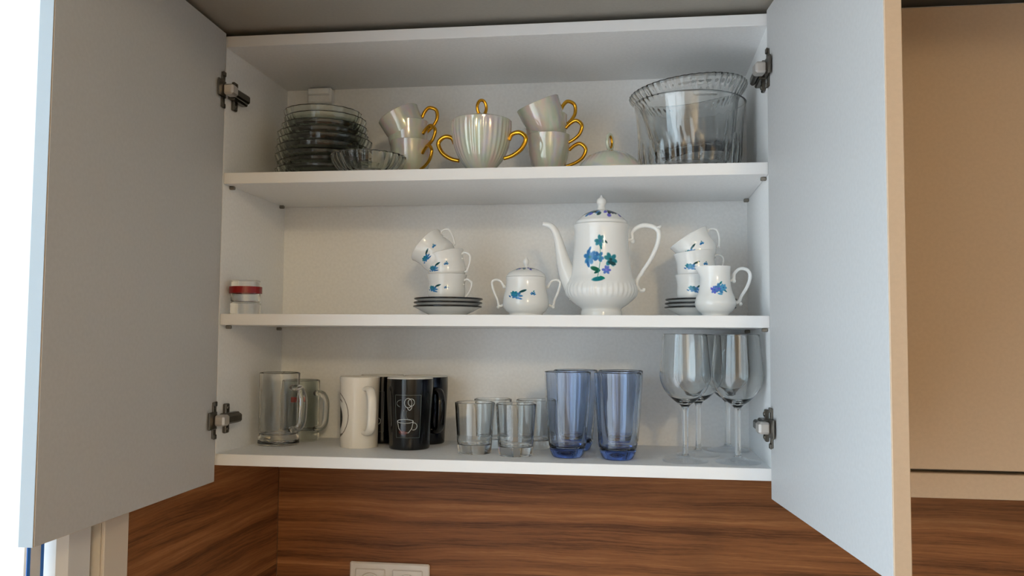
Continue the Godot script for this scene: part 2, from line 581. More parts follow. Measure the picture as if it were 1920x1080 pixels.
func build_hinge(door: Node3D, cab: Node3D, s: float, y: float, turn: float) -> void:
	# s: -1 left, 1 right; the plate sits on the side panel, the cup on the door
	var x := s * CAB_W
	var st := start()
	# cross shaped mounting plate
	add_box(st, Vector3(minf(x, x - s * 0.006), y - 0.024, -0.034), Vector3(maxf(x, x - s * 0.006), y + 0.024, -0.020), 0.0015)
	add_box(st, Vector3(minf(x, x - s * 0.012), y - 0.009, -0.060), Vector3(maxf(x, x - s * 0.012), y + 0.009, -0.008), 0.002)
	add_box(st, Vector3(minf(x - s * 0.012, x - s * 0.020), y - 0.007, -0.052), Vector3(maxf(x - s * 0.012, x - s * 0.020), y + 0.007, 0.004), 0.0025)
	put("hinge_plate", done(st), M.nickel, cab)
	for dy in [-0.017, 0.017]:
		st = start()
		var c := []
		for i in 9:
			c.append(Vector2(0.0042 * cos(PI / 2 * i / 8.0), 0.0022 * sin(PI / 2 * i / 8.0)))
		add_lathe(st, [c], 12)
		var sc := put("hinge_screw", done(st), M.nickel, cab)
		sc.position = Vector3(x - s * 0.006, y + dy, -0.027)
		sc.rotation.z = s * PI / 2
	# on the door: flange plate with two ears, and the arm that swings out of the cup
	st = start()
	add_box(st, Vector3(-0.0025, -0.029, 0.004), Vector3(0.0, 0.029, 0.016), 0.001)
	add_box(st, Vector3(-0.005, -0.014, 0.006), Vector3(-0.0025, 0.014, 0.034), 0.001)
	for e in [-1.0, 1.0]:
		add_box(st, Vector3(-0.0045, e * 0.026 - 0.004, 0.005), Vector3(-0.002, e * 0.026 + 0.004, 0.015), 0.001)
	var cup := put("hinge_cup", done(st), M.nickel, door)
	st = start()
	add_box(st, Vector3(-0.021, -0.0085, -0.006), Vector3(-0.004, 0.0085, 0.018), 0.003)
	var arm := put("hinge_arm", done(st), M.nickel_cap, door)
	for o in [cup, arm]:
		o.position.y = y - door.position.y
		if s < 0:
			o.scale.x = -1.0

func mirrored_box(s: float, x0: float, x1: float, y0: float, y1: float, z0: float, z1: float, c := 0.0) -> ArrayMesh:
	return box(Vector3(minf(s * x0, s * x1), y0, z0), Vector3(maxf(s * x0, s * x1), y1, z1), c)

func build_cabinet() -> void:
	var cab := thing("wall_cabinet", "white open wall cabinet with three shelf levels of cups, glasses and china", "cabinet", Vector3.ZERO)
	for s in [-1.0, 1.0]:
		put("side_panel", mirrored_box(s, CAB_W, CAB_W + T, Y_BOT - T, Y_TOP, -DEPTH - 0.02, 0.0, 0.0006), M.white_laminate, cab)
	var tp := put("top_panel", box(Vector3(-CAB_W, Y_TOP - T, -DEPTH - 0.02), Vector3(CAB_W, Y_TOP, -0.001)), M.white_laminate, cab)
	put("edge_band", box(Vector3(-CAB_W, Y_TOP - T, -0.001), Vector3(CAB_W, Y_TOP, 0), 0.0005), M.edge_white, tp)
	var bp := put("bottom_panel", box(Vector3(-CAB_W, Y_BOT - T, -DEPTH - 0.02), Vector3(CAB_W, Y_BOT, -0.001)), M.white_laminate, cab)
	put("edge_band", box(Vector3(-CAB_W, Y_BOT - T, -0.001), Vector3(CAB_W, Y_BOT, 0), 0.0005), M.edge_white, bp)
	put("back_panel", box(Vector3(-CAB_W, Y_BOT, -DEPTH - 0.006), Vector3(CAB_W, Y_TOP - T, -DEPTH)), M.white_laminate, cab)
	for y in [Y_S1, 0.0]:
		var sh := put("shelf", box(Vector3(-CAB_W + 0.0008, y, -DEPTH + 0.002), Vector3(CAB_W - 0.0008, y + T, -0.002)), M.white_laminate, cab)
		put("edge_band", box(Vector3(-CAB_W + 0.0008, y, -0.002), Vector3(CAB_W - 0.0008, y + T, -0.001), 0.0005), M.edge_white, sh)
		for s in [-1.0, 1.0]:
			for z in [-0.025, -0.232]:
				var st := start()
				add_box(st, Vector3(minf(s * CAB_W, s * (CAB_W - 0.009)), y - 0.006, z - 0.003), Vector3(maxf(s * CAB_W, s * (CAB_W - 0.009)), y - 0.0002, z + 0.003), 0.0012)
				put("shelf_pin", done(st), M.pin_metal, cab)
	for s in [-1.0, 1.0]:
		var st := start()
		add_box(st, Vector3(s * 0.361 - 0.024, Y_TOP - T - 0.030, -DEPTH), Vector3(s * 0.361 + 0.024, Y_TOP - T - 0.001, -DEPTH + 0.020), 0.003)
		add_box(st, Vector3(s * 0.361 - 0.021, Y_TOP - T - 0.016, -DEPTH + 0.020), Vector3(s * 0.361 + 0.021, Y_TOP - T - 0.003, -DEPTH + 0.026), 0.002)
		put("hanger_cover", done(st), M.white_laminate, cab)
	# doors, both standing open
	for q in [[-1.0, 2.2], [1.0, 5.8]]:
		var s: float = q[0]
		var dl := 0.448
		var y0 := -0.250
		var y1 := 0.478
		# in the door's own frame x points out of the cabinet's side, z along the open leaf
		var x0 := 0.0008
		var x1 := 0.018
		var door := put("door", box(Vector3(minf(s * x0, s * x1), y0, 0), Vector3(maxf(s * x0, s * x1), y1, dl), 0.0008), M.beige_laminate, cab)
		door.position = Vector3(s * 0.430, 0, 0.006)
		door.rotation.y = deg_to_rad(q[1])
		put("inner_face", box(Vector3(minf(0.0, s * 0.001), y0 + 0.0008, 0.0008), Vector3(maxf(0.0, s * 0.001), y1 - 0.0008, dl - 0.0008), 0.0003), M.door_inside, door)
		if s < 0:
			put("edge_band", box(Vector3(-0.0178, y0 + 0.0002, dl), Vector3(-0.0009, y1 - 0.0002, dl + 0.0008), 0.0003), M.band_daylit, door)  # left door only: strip coloured paler to imitate daylight on the beige edge
		var ys := [0.381, -0.152] if s < 0 else [0.386, -0.146]
		for y in ys:
			build_hinge(door, cab, s, y, q[1])

func build_hood() -> void:
	var at := Vector3(0.4535, 0, 0)
	var hc := thing("hood_cabinet", "closed beige wall cabinet right of the open cabinet", "cabinet", at)
	put("carcass", box(Vector3(0, -0.198, -DEPTH - 0.02), Vector3(0.60, 0.475, 0.0), 0.0006), M.white_laminate, hc)
	put("door", box(Vector3(0.0015, -0.1985, 0.002), Vector3(0.5985, 0.467, 0.020), 0.0010), M.beige_laminate, hc)
	var h := thing("range_hood", "slim pull-out range hood with beige front strip under the closed cabinet", "range hood", at)
	put("body", box(Vector3(0.006, -0.236, -DEPTH - 0.02), Vector3(0.594, -0.2, -0.004), 0.001), M.nickel, h)
	put("front_strip", box(Vector3(0.0015, -0.2385, -0.003), Vector3(0.5985, -0.2035, 0.020), 0.0012), M.beige_laminate, h)

func build_worktop() -> void:
	var w := put("worktop", box(Vector3(WALL_X + 0.002, -0.70, WALL_Z + 0.001), Vector3(2.4, -0.66, 0.30), 0.003), M.worktop)
	tag(w, "pale kitchen worktop running along the wood panelled wall below the cabinets", "worktop")
	var b := put("base_cabinet", box(Vector3(WALL_X + 0.002, -1.57, WALL_Z + 0.001), Vector3(2.4, -0.7005, 0.25), 0.002), M.beige_laminate)
	tag(b, "beige base cabinet run under the pale worktop", "cabinet")

func build_socket() -> void:
	var s := thing("wall_socket", "white double wall socket on the wood panel below the cabinet", "socket", Vector3(-0.2265, -0.484, WALL_Z))
	var W := 0.0775
	var H := 0.0405
	put("plate", box(Vector3(-W, -H, 0.0), Vector3(W, H, 0.007), 0.0025), M.socket_white, s)
	for e in [-1.0, 1.0]:
		var st := start()
		add_box(st, Vector3(e * 0.036 - 0.029, -0.029, 0.007), Vector3(e * 0.036 + 0.029, 0.029, 0.0105), 0.0015)
		put("insert", done(st), M.socket_white, s)
		st = start()
		add_lathe(st, [[Vector2(0.0225, 0.0), Vector2(0.0225, 0.0035)], smooth([Vector2(0.0225, 0.0035), Vector2(0.021, 0.0042), Vector2(0.0195, 0.0035)], 3), [Vector2(0.0195, 0.0035), Vector2(0.0185, 0.0006)], [Vector2(0.0185, 0.0006), Vector2(0.0, 0.0006)]], 32)
		var well := put("well_ring", done(st), M.socket_white, s)
		well.position = Vector3(e * 0.036, 0, 0.0105)
		well.rotation.x = PI / 2
		for k in [-1.0, 1.0]:
			st = start()
			add_lathe(st, [[Vector2(0.0026, 0), Vector2(0.0026, 0.0014)], [Vector2(0.0026, 0.0014), Vector2(0, 0.0014)]], 12)
			var hole := put("pin_hole", done(st), M.dark_slot, s)
			hole.position = Vector3(e * 0.036 + k * 0.0068, k * 0.0068, 0.0105)
			hole.rotation.x = PI / 2

# ---------------------------------------------------------------- upper shelf
func nested_bowl(r: float, h: float, foot: float, wall: float, ribs: int, amp: float, n := 96) -> ArrayMesh:
	var outer := smooth([Vector2(foot, 0.0), Vector2(foot * 1.12, h * 0.10), Vector2(lerpf(foot, r, 0.62), h * 0.38), Vector2(lerpf(foot, r, 0.90), h * 0.72), Vector2(r, h * 0.97)], 5)
	var rim := smooth([Vector2(r, h * 0.97), Vector2(r - wall * 0.4, h), Vector2(r - wall * 1.1, h * 0.97)], 3)
	var inner := smooth([Vector2(r - wall * 1.1, h * 0.97), Vector2(lerpf(foot, r, 0.88) - wall, h * 0.74), Vector2(lerpf(foot, r, 0.58) - wall, h * 0.42), Vector2(foot * 0.9, h * 0.10 + wall), Vector2(0, h * 0.08 + wall)], 5)
	var f := func(t: float, y: float) -> float: return 1.0 + amp * absf(sin(t * ribs * 0.5)) * smoothstep(0.0, h * 0.3, y)
	return lathe([[Vector2(0, 0.0), Vector2(foot, 0.0)], outer, rim, inner], n, f)

func pearl_body() -> ArrayMesh:
	var o := smooth([Vector2(0.0215, 0.0), Vector2(0.0215, 0.004), Vector2(0.0195, 0.009), Vector2(0.0225, 0.015), Vector2(0.0300, 0.030), Vector2(0.0348, 0.050), Vector2(0.0368, 0.068), Vector2(0.0378, 0.0775)], 5)
	var rim := smooth([Vector2(0.0378, 0.0775), Vector2(0.0371, 0.0785), Vector2(0.0362, 0.0775)], 3)
	var i := smooth([Vector2(0.0362, 0.0775), Vector2(0.0350, 0.066), Vector2(0.0325, 0.048), Vector2(0.0270, 0.028), Vector2(0.018, 0.016), Vector2(0, 0.0135)], 5)
	return lathe([[Vector2(0, 0.0015), Vector2(0.0190, 0.0015), Vector2(0.0195, 0.0)], [Vector2(0.0195, 0.0), Vector2(0.0215, 0.0)], o, rim, i], 64)

func build_upper_shelf() -> void:
	var y := Y_S1 + T
	# stack of green-tinted glass bowls
	var spots := 9
	var first: Node3D = null
	for k in spots:
		var lab := "clear greenish glass bowl, "
		lab += ["lowest of the tall stack at left of the upper shelf", "second from the bottom of the left glass stack", "third from the bottom of the left glass stack", "fourth from the bottom of the left glass stack", "middle one of the left glass stack", "fourth from the top of the left glass stack", "third from the top of the left glass stack", "second from the top of the left glass stack", "topmost of the tall stack at left of the upper shelf"][k]
		var at := Vector3(-0.3215 + 0.003 * sin(k * 2.1), y + 0.0002 + 0.0133 * k, -0.163 + 0.002 * cos(k * 1.7))
		if k == 0:
			first = thing("glass_bowl", lab, "bowl", at, 0, "greenish glass bowls stacked at left")
			put("body", nested_bowl(0.083, 0.031, 0.060, 0.0036, 22, 0.02, 88), M.green_glass, first)
		else:
			var c := copy_of(first, lab, at, k * 37.0, 0.7 * sin(k * 1.3))
			var f := 1.0 if k < 5 else 1.0 - 0.045 * (k - 4)
			c.scale = Vector3(f, 1, f)
	# small pressed glass dish in front of it
	var dish := thing("glass_dish", "low pressed-glass dish with cut facets between bowl stack and cups", "dish", Vector3(-0.209, y, -0.068))
	put("body", nested_bowl(0.061, 0.036, 0.036, 0.0045, 26, 0.05, 104), M.dish_glass, dish)

	# pearl cups with gold handles
	var gp := "pearl cups with gold handles"
	var at0 := Vector3(-0.1575, y, -0.152)
	var cup := thing("pearl_cup", "pearl lustre cup with gold handle, bottom of the left cup stack", "cup", at0, -42, gp)
	put("body", pearl_body(), M.pearl, cup)
	put("handle", handle([Vector2(0.0350, 0.053), Vector2(0.0440, 0.0605), Vector2(0.0545, 0.0635), Vector2(0.0635, 0.0540), Vector2(0.0585, 0.0400), Vector2(0.0460, 0.0310), Vector2(0.0300, 0.0255)], 0.0030, 0.0026, 0.9, 0.15), M.gold, cup)
	copy_of(cup, "pearl lustre cup with gold handle, middle of the left cup stack", at0 + Vector3(-0.003, 0.034, 0.001), -28, 4)
	copy_of(cup, "pearl lustre cup with gold handle, tilted on top of the left cup stack", at0 + Vector3(0.0115, 0.0585, 0.0), 6, 27)
	var at1 := Vector3(0.088, y, -0.132)
	copy_of(cup, "pearl lustre cup with gold handle, bottom of the right cup stack", at1, -4)
	copy_of(cup, "pearl lustre cup with gold handle, middle of the right cup stack", at1 + Vector3(-0.001, 0.0345, 0.0), -12, 4)
	copy_of(cup, "pearl lustre cup with gold handle, tilted on top of the right cup stack", at1 + Vector3(0.0105, 0.0605, 0.0), 26, 24)

	# fluted sugar bowl with two handles and a ring-knobbed lid
	var sb := thing("pearl_sugar_bowl", "fluted pearl sugar bowl with two gold handles and ring-knobbed lid", "sugar bowl", Vector3(-0.0165, y, -0.066), -8)
	var o := smooth([Vector2(0.0200, 0.0), Vector2(0.0195, 0.006), Vector2(0.0240, 0.011), Vector2(0.0355, 0.026), Vector2(0.0440, 0.045), Vector2(0.0485, 0.068), Vector2(0.0496, 0.089)], 6)
	var rim := smooth([Vector2(0.0496, 0.089), Vector2(0.0487, 0.0902), Vector2(0.0476, 0.089)], 3)
	var inn := smooth([Vector2(0.0476, 0.089), Vector2(0.0460, 0.068), Vector2(0.0410, 0.045), Vector2(0.0320, 0.026), Vector2(0.020, 0.016), Vector2(0, 0.014)], 5)
	var fl := func(t: float, h: float) -> float: return 1.0 + 0.011 * cos(t * 34) * smoothstep(0.010, 0.03, h) * (1.0 - smoothstep(0.082, 0.0885, h))
	put("body", lathe([[Vector2(0, 0.001), Vector2(0.0185, 0.001), Vector2(0.0200, 0.0)], o, rim, inn], 204, fl), M.pearl, sb)
	var hp := [Vector2(0.0470, 0.0560), Vector2(0.0520, 0.0655), Vector2(0.0650, 0.0680), Vector2(0.0755, 0.0580), Vector2(0.0690, 0.0420), Vector2(0.0540, 0.0310), Vector2(0.0385, 0.0265)]
	for s in [0.0, PI]:
		var h := put("handle", handle(hp, 0.0034, 0.0032, 0.9, 0.15), M.gold, sb)
		h.rotation.y = s
	pearl_lid(sb, Vector3(0, 0.0862, 0), 0.047, 0.0145, 35.0)
	var ld := thing("pot_lid", "loose white pearl lid with gold ring knob lying beside glass bowls", "lid", Vector3(0.194, y, -0.057), 0)
	pearl_lid(ld, Vector3.ZERO, 0.0525, 0.036, 58.0, true)

	# large pressed glass bowls
	var b1 := thing("pressed_glass_bowl", "large straight pressed-glass bowl with fluted foot, lower of the right-hand pair", "bowl", Vector3(0.3245, y, -0.140), 0, "large glass bowls at right of the upper shelf")
	var H := 0.128
	var ob := smooth([Vector2(0.071, 0.0), Vector2(0.079, 0.006), Vector2(0.0835, 0.030), Vector2(0.0865, 0.070), Vector2(0.0885, 0.100), Vector2(0.0915, 0.122), Vector2(0.0930, H - 0.001)], 5)
	var rb := smooth([Vector2(0.0930, H - 0.001), Vector2(0.0915, H), Vector2(0.0895, H - 0.0015)], 3)
	var ib := smooth([Vector2(0.0895, H - 0.0015), Vector2(0.0850, 0.100), Vector2(0.0825, 0.070), Vector2(0.0795, 0.030), Vector2(0.0700, 0.011), Vector2(0, 0.009)], 5)
	var f1 := func(t: float, h: float) -> float: return 1.0 + 0.020 * cos(t * 28) * (1.0 - smoothstep(0.030, 0.068, h)) * smoothstep(0.0, 0.006, h)
	put("body", lathe([[Vector2(0, 0), Vector2(0.071, 0.0)], ob, rb, ib], 168, f1), M.clear_glass, b1)
	var b2 := thing("pressed_glass_bowl", "large pressed-glass bowl with flared scalloped rim, tilted in the lower one", "bowl", Vector3(0.3335, y + 0.036, -0.138), 0, "large glass bowls at right of the upper shelf", 6.0)
	H = 0.115
	var oc := smooth([Vector2(0.052, 0.0), Vector2(0.060, 0.006), Vector2(0.0680, 0.030), Vector2(0.0745, 0.060), Vector2(0.0800, 0.085), Vector2(0.0880, 0.098), Vector2(0.0960, 0.108), Vector2(0.0975, H - 0.001)], 5)
	var rc := smooth([Vector2(0.0975, H - 0.001), Vector2(0.0955, H + 0.001), Vector2(0.0930, H - 0.001)], 3)
	var ic := smooth([Vector2(0.0930, H - 0.001), Vector2(0.0855, 0.104), Vector2(0.0765, 0.089), Vector2(0.0705, 0.060), Vector2(0.0640, 0.030), Vector2(0.0540, 0.011), Vector2(0, 0.009)], 5)
	var f2 := func(t: float, h: float) -> float: return 1.0 + 0.010 * cos(t * 48) * smoothstep(0.088, 0.104, h) + 0.012 * cos(t * 24) * (1.0 - smoothstep(0.03, 0.07, h)) * smoothstep(0.0, 0.006, h)
	put("body", lathe([[Vector2(0, 0), Vector2(0.052, 0.0)], oc, rc, ic], 240, f2), M.clear_glass, b2)

func pearl_lid(parent: Node3D, at: Vector3, r: float, h: float, turn: float, split := false) -> void:
	var dome := smooth([Vector2(r, 0.0), Vector2(r * 0.99, h * 0.10), Vector2(r * 0.86, h * 0.42), Vector2(r * 0.58, h * 0.76), Vector2(r * 0.26, h * 0.93), Vector2(0, h)], 5)
	var under := smooth([Vector2(0, h - 0.003), Vector2(r * 0.55, h * 0.70), Vector2(r * 0.84, h * 0.34), Vector2(r - 0.003, 0.0)], 4)
	var f := func(t: float, y: float) -> float: return 1.0 + 0.006 * cos(t * 34) * smoothstep(h * 0.1, h * 0.5, y)
	# built upwards from the rim, so the under side comes last
	var lid := put("lid", lathe([[Vector2(r - 0.003, 0.0), Vector2(r, 0.0)], dome, under], 136, f), M.pearl, parent)
	lid.position = at
	var st := start()
	var ring := []
	var rr := []
	for i in 33:
		var a := TAU * i / 32.0
		ring.append(Vector3(0.0078 * sin(a), h + 0.0125 - 0.0125 * cos(a), 0))
		rr.append(0.0026)
	add_tube(st, ring, rr, 12)
	var k := put("knob", done(st), M.gold if not split else M.pearl, lid)
	k.rotation.y = deg_to_rad(turn)
	if split:
		st = start()
		ring = []
		rr = []
		for i in 33:
			var a := TAU * i / 32.0
			ring.append(Vector3(0.0058 * sin(a), h + 0.0125 - 0.0100 * cos(a), 0))
			rr.append(0.0020)
		add_tube(st, ring, rr, 10)
		var g := put("knob_lining", done(st), M.gold, lid)
		g.rotation.y = deg_to_rad(turn)

# ---------------------------------------------------------------- middle shelf
func china_cup_body() -> ArrayMesh:
	var o := smooth([Vector2(0.0200, 0.0), Vector2(0.0195, 0.003), Vector2(0.0250, 0.007), Vector2(0.0302, 0.015), Vector2(0.0315, 0.024), Vector2(0.0308, 0.036), Vector2(0.0325, 0.046), Vector2(0.0342, 0.0515)], 5)
	var rim := smooth([Vector2(0.0342, 0.0515), Vector2(0.0336, 0.0524), Vector2(0.0328, 0.0515)], 3)
	var i := smooth([Vector2(0.0328, 0.0515), Vector2(0.0305, 0.044), Vector2(0.0290, 0.035), Vector2(0.0292, 0.022), Vector2(0.0260, 0.012), Vector2(0.016, 0.0065), Vector2(0, 0.0055)], 5)
	return lathe([[Vector2(0, 0.001), Vector2(0.0180, 0.001), Vector2(0.0200, 0.0)], o, rim, i], 64)

func build_saucers(at: Vector3, where: String) -> void:
	var words := ["lowest", "middle", "topmost"]
	var first: Node3D = null
	for k in 3:
		var lab := "white saucer with dark rim, %s of the stack under the %s" % [words[k], where]
		if k == 0:
			first = thing("saucer", lab, "saucer", at, 0, "white saucers with dark rims")
			var r := 0.0575
			var o := smooth([Vector2(0.031, 0.0), Vector2(0.0325, 0.003), Vector2(0.042, 0.0075), Vector2(0.051, 0.0125), Vector2(r - 0.001, 0.0152)], 5)
			var i := smooth([Vector2(r - 0.001, 0.0172), Vector2(0.050, 0.0150), Vector2(0.040, 0.0100), Vector2(0.028, 0.0052), Vector2(0, 0.0045)], 5)
			put("body", lathe([[Vector2(0, 0.0008), Vector2(0.0295, 0.0008), Vector2(0.031, 0.0)], o, [Vector2(r - 0.001, 0.0152), Vector2(r - 0.001, 0.0172)], i], 64), M.china, first)
			put("rim_band", lathe([[Vector2(r - 0.0012, 0.0147), Vector2(r - 0.0002, 0.0151), Vector2(r + 0.0003, 0.0162), Vector2(r - 0.0004, 0.0175), Vector2(r - 0.0022, 0.0174), Vector2(r - 0.0020, 0.0150), Vector2(r - 0.0012, 0.0147)]], 64), M.rim_dark, first)
		else:
			copy_of(first, lab, at + Vector3(0.0008 * k, 0.0064 * k, 0.0), k * 50.0)

func china_stack(at: Vector3, where: String, first: Node3D, tilts: Array, offs: Array, turns: Array) -> Node3D:
	var words := ["bottom", "middle", "tilted top"]
	for k in 3:
		var lab := "white blue-flowered cup, %s cup of the %s" % [words[k], where]
		var p: Vector3 = at + offs[k]
		if first == null:
			first = thing("flowered_cup", lab, "cup", p, turns[k], "white cups with blue flowers", tilts[k])
			put("body", china_cup_body(), M.china_cup, first)
			var st := start()
			var pts := [Vector2(0.0300, 0.0360), Vector2(0.0292, 0.0395), Vector2(0.0310, 0.0425), Vector2(0.0375, 0.0440), Vector2(0.0450, 0.0375), Vector2(0.0420, 0.0250), Vector2(0.0345, 0.0140), Vector2(0.0300, 0.0125)]
			var p3 := []
			for q in pts:
				p3.append(Vector3(q.x, q.y, 0))
			var path := smooth(p3, 6)
			var rr := []
			for i in path.size():
				rr.append(0.0017)
			add_tube(st, path, rr, 10)
			ball(st, Vector3(0.0300, 0.0355, 0), 0.0026)
			ball(st, Vector3(0.0335, 0.0125, 0), 0.0023)
			put("handle", done(st), M.china, first)
		else:
			copy_of(first, lab, p, turns[k], tilts[k])
	return first

func rod(st: SurfaceTool, pts: Array, radii: Array, n := 14, k := 6) -> void:
	var p3 := []
	var rr := []
	for i in pts.size():
		p3.append(Vector3(pts[i].x, pts[i].y, 0))
		rr.append(Vector2(radii[i], 0))
	var path := smooth(p3, k)
	var r2 := smooth(rr, k)
	var r := []
	for q in r2:
		r.append(q.x)
	add_tube(st, path, r, n)

func build_middle_shelf() -> void:
	var y := T + 0.0001
	# little jar with a red band
	var jar := thing("small_jar", "tiny clear jar with red screw band beside left cabinet side", "jar", Vector3(-0.4048, y, -0.036))
	put("body", lathe([[Vector2(0, 0), Vector2(0.0225, 0.0)], smooth([Vector2(0.0225, 0.0), Vector2(0.0245, 0.002), Vector2(0.0245, 0.018)], 4), smooth([Vector2(0.0245, 0.018), Vector2(0.0225, 0.0200), Vector2(0.0235, 0.022)], 3), [Vector2(0.0235, 0.022), Vector2(0.0235, 0.036)], [Vector2(0.0235, 0.036), Vector2(0.0210, 0.036)], [Vector2(0.0210, 0.036), Vector2(0.0210, 0.021)], smooth([Vector2(0.0210, 0.021), Vector2(0.016, 0.018), Vector2(0.0, 0.017)], 4)], 40), M.clear_glass, jar)
	put("screw_band", lathe([[Vector2(0.0238, 0.0345), Vector2(0.0262, 0.0345)], [Vector2(0.0262, 0.0345), Vector2(0.0262, 0.0455)], [Vector2(0.0262, 0.0455), Vector2(0.0238, 0.0455)], [Vector2(0.0238, 0.0455), Vector2(0.0238, 0.0345)]], 64, func(t: float, _h: float) -> float: return 1.0 + 0.006 * signf(cos(t * 32))), M.red_plastic, jar)
	put("lid", lathe([[Vector2(0, 0.0375), Vector2(0.0232, 0.0375)], smooth([Vector2(0.0232, 0.0375), Vector2(0.0236, 0.045), Vector2(0.0232, 0.0535), Vector2(0.0215, 0.0560), Vector2(0, 0.0565)], 4)], 40), M.clear_glass, jar)

	build_saucers(Vector3(-0.0785, y, -0.105), "left flowered cups")
	var ys := y + 0.0128 + 0.0048
	var c0 := china_stack(Vector3(-0.0805, ys, -0.105), "left stack on saucers", null, [0.0, 14.0, 50.0], [Vector3(0, 0, 0), Vector3(0.006, 0.0375, 0.0), Vector3(0.0015, 0.0705, 0.0)], [-10.0, -10.0, -6.0])
	build_saucers(Vector3(0.339, y, -0.125), "right flowered cups")
	china_stack(Vector3(0.3330, ys, -0.125), "right stack behind the creamer", c0, [0.0, 6.0, 32.0], [Vector3(0, 0, 0), Vector3(0.003, 0.038, 0.0), Vector3(0.0150, 0.0705, 0.0)], [14.0, 4.0, -4.0])

	# sugar bowl
	var sg := thing("flowered_sugar_bowl", "small white lidded sugar bowl with two handles and blue flowers", "sugar bowl", Vector3(0.0560, y, -0.090), 4)
	var o := smooth([Vector2(0.0285, 0.0), Vector2(0.0275, 0.004), Vector2(0.0330, 0.009), Vector2(0.0378, 0.018), Vector2(0.0370, 0.030), Vector2(0.0335, 0.045), Vector2(0.0322, 0.058), Vector2(0.0332, 0.064)], 5)
	put("body", lathe([[Vector2(0, 0.001), Vector2(0.0270, 0.001), Vector2(0.0285, 0.0)], o, [Vector2(0.0332, 0.064), Vector2(0.0312, 0.064)], smooth([Vector2(0.0312, 0.064), Vector2(0.0300, 0.055), Vector2(0.0340, 0.028), Vector2(0.028, 0.010), Vector2(0, 0.006)], 5)], 72), M.china_cup, sg)
	put("lid", lathe([[Vector2(0, 0.0625), Vector2(0.0305, 0.0645)], smooth([Vector2(0.0325, 0.0645), Vector2(0.0322, 0.0665), Vector2(0.0270, 0.0725), Vector2(0.0150, 0.0785), Vector2(0.0050, 0.0800)], 5), smooth([Vector2(0.0050, 0.0800), Vector2(0.0030, 0.083), Vector2(0.0048, 0.088), Vector2(0.0040, 0.093), Vector2(0, 0.0975)], 4)], 48), M.china_lid, sg)
	for s in [0.0, PI]:
		var st := start()
		rod(st, [Vector2(0.0330, 0.0470), Vector2(0.0365, 0.0495), Vector2(0.0420, 0.0580), Vector2(0.0510, 0.0600), Vector2(0.0560, 0.0550), Vector2(0.0530, 0.0410), Vector2(0.0470, 0.0270), Vector2(0.0440, 0.0170), Vector2(0.0365, 0.0190)], [0.0020, 0.0022, 0.0019, 0.0019, 0.0021, 0.0020, 0.0019, 0.0021, 0.0020])
		ball(st, Vector3(0.0360, 0.0480, 0), 0.0027)
		ball(st, Vector3(0.0455, 0.0150, 0), 0.0027)
		var h := put("handle", done(st), M.china, sg)
		h.rotation.y = s

	# coffee pot
	var pot := thing("coffee_pot", "tall white porcelain coffee pot with blue and green flower bouquet", "coffee pot", Vector3(0.1790, y, -0.100), 0)
	var po := smooth([Vector2(0.0340, 0.0), Vector2(0.0335, 0.007), Vector2(0.0330, 0.013), Vector2(0.0440, 0.021), Vector2(0.0555, 0.032), Vector2(0.0592, 0.043), Vector2(0.0560, 0.055), Vector2(0.0505, 0.068), Vector2(0.0475, 0.085), Vector2(0.0452, 0.105), Vector2(0.0440, 0.125), Vector2(0.0442, 0.142), Vector2(0.0452, 0.150)], 6)
	var gad := func(t: float, h: float) -> float: return 1.0 + 0.010 * cos(t * 40) * smoothstep(0.028, 0.036, h) * (1.0 - smoothstep(0.050, 0.054, h))
	put("body", lathe([[Vector2(0, 0.002), Vector2(0.0315, 0.002), Vector2(0.0340, 0.0)], po, [Vector2(0.0452, 0.150), Vector2(0.0425, 0.150)], smooth([Vector2(0.0425, 0.150), Vector2(0.0410, 0.125), Vector2(0.0440, 0.085), Vector2(0.055, 0.043), Vector2(0.032, 0.016), Vector2(0, 0.014)], 4)], 200, gad), M.china_pot, pot)
	put("lid", lathe([[Vector2(0, 0.1465), Vector2(0.0410, 0.1505)], smooth([Vector2(0.0410, 0.1505), Vector2(0.0418, 0.1525), Vector2(0.0415, 0.1560), Vector2(0.0385, 0.1590), Vector2(0.0360, 0.1615), Vector2(0.0270, 0.1690), Vector2(0.0150, 0.1740), Vector2(0.0075, 0.1755)], 5), smooth([Vector2(0.0075, 0.1755), Vector2(0.0062, 0.1790), Vector2(0.0058, 0.1830), Vector2(0.0080, 0.1875), Vector2(0.0070, 0.1930), Vector2(0.0032, 0.1965), Vector2(0.0020, 0.1990), Vector2(0, 0.2010)], 5)], 64), M.china_pot_lid, pot)
	var st := start()
	rod(st, [Vector2(-0.0340, 0.040), Vector2(-0.0490, 0.060), Vector2(-0.0600, 0.083), Vector2(-0.0665, 0.108), Vector2(-0.0715, 0.128), Vector2(-0.0770, 0.1425), Vector2(-0.0850, 0.1510), Vector2(-0.0965, 0.1535)], [0.0230, 0.0180, 0.0128, 0.0092, 0.0070, 0.0058, 0.0048, 0.0034], 20)
	put("spout", done(st), M.china, pot)
	st = start()
	rod(st, [Vector2(0.0430, 0.1250), Vector2(0.0500, 0.1280), Vector2(0.0500, 0.1380), Vector2(0.0580, 0.1460), Vector2(0.0700, 0.1495), Vector2(0.0850, 0.1465), Vector2(0.0930, 0.1370), Vector2(0.0910, 0.1190), Vector2(0.0810, 0.0960), Vector2(0.0670, 0.0740), Vector2(0.0590, 0.0610), Vector2(0.0575, 0.0500), Vector2(0.0545, 0.0420)], [0.0032, 0.0032, 0.0030, 0.0034, 0.0038, 0.0036, 0.0038, 0.0036, 0.0034, 0.0032, 0.0032, 0.0036, 0.0040])
	rod(st, [Vector2(0.0880, 0.1440), Vector2(0.0935, 0.1465), Vector2(0.0965, 0.1490)], [0.0032, 0.0024, 0.0010], 10, 4)
	ball(st, Vector3(0.0510, 0.1235, 0), 0.0042)
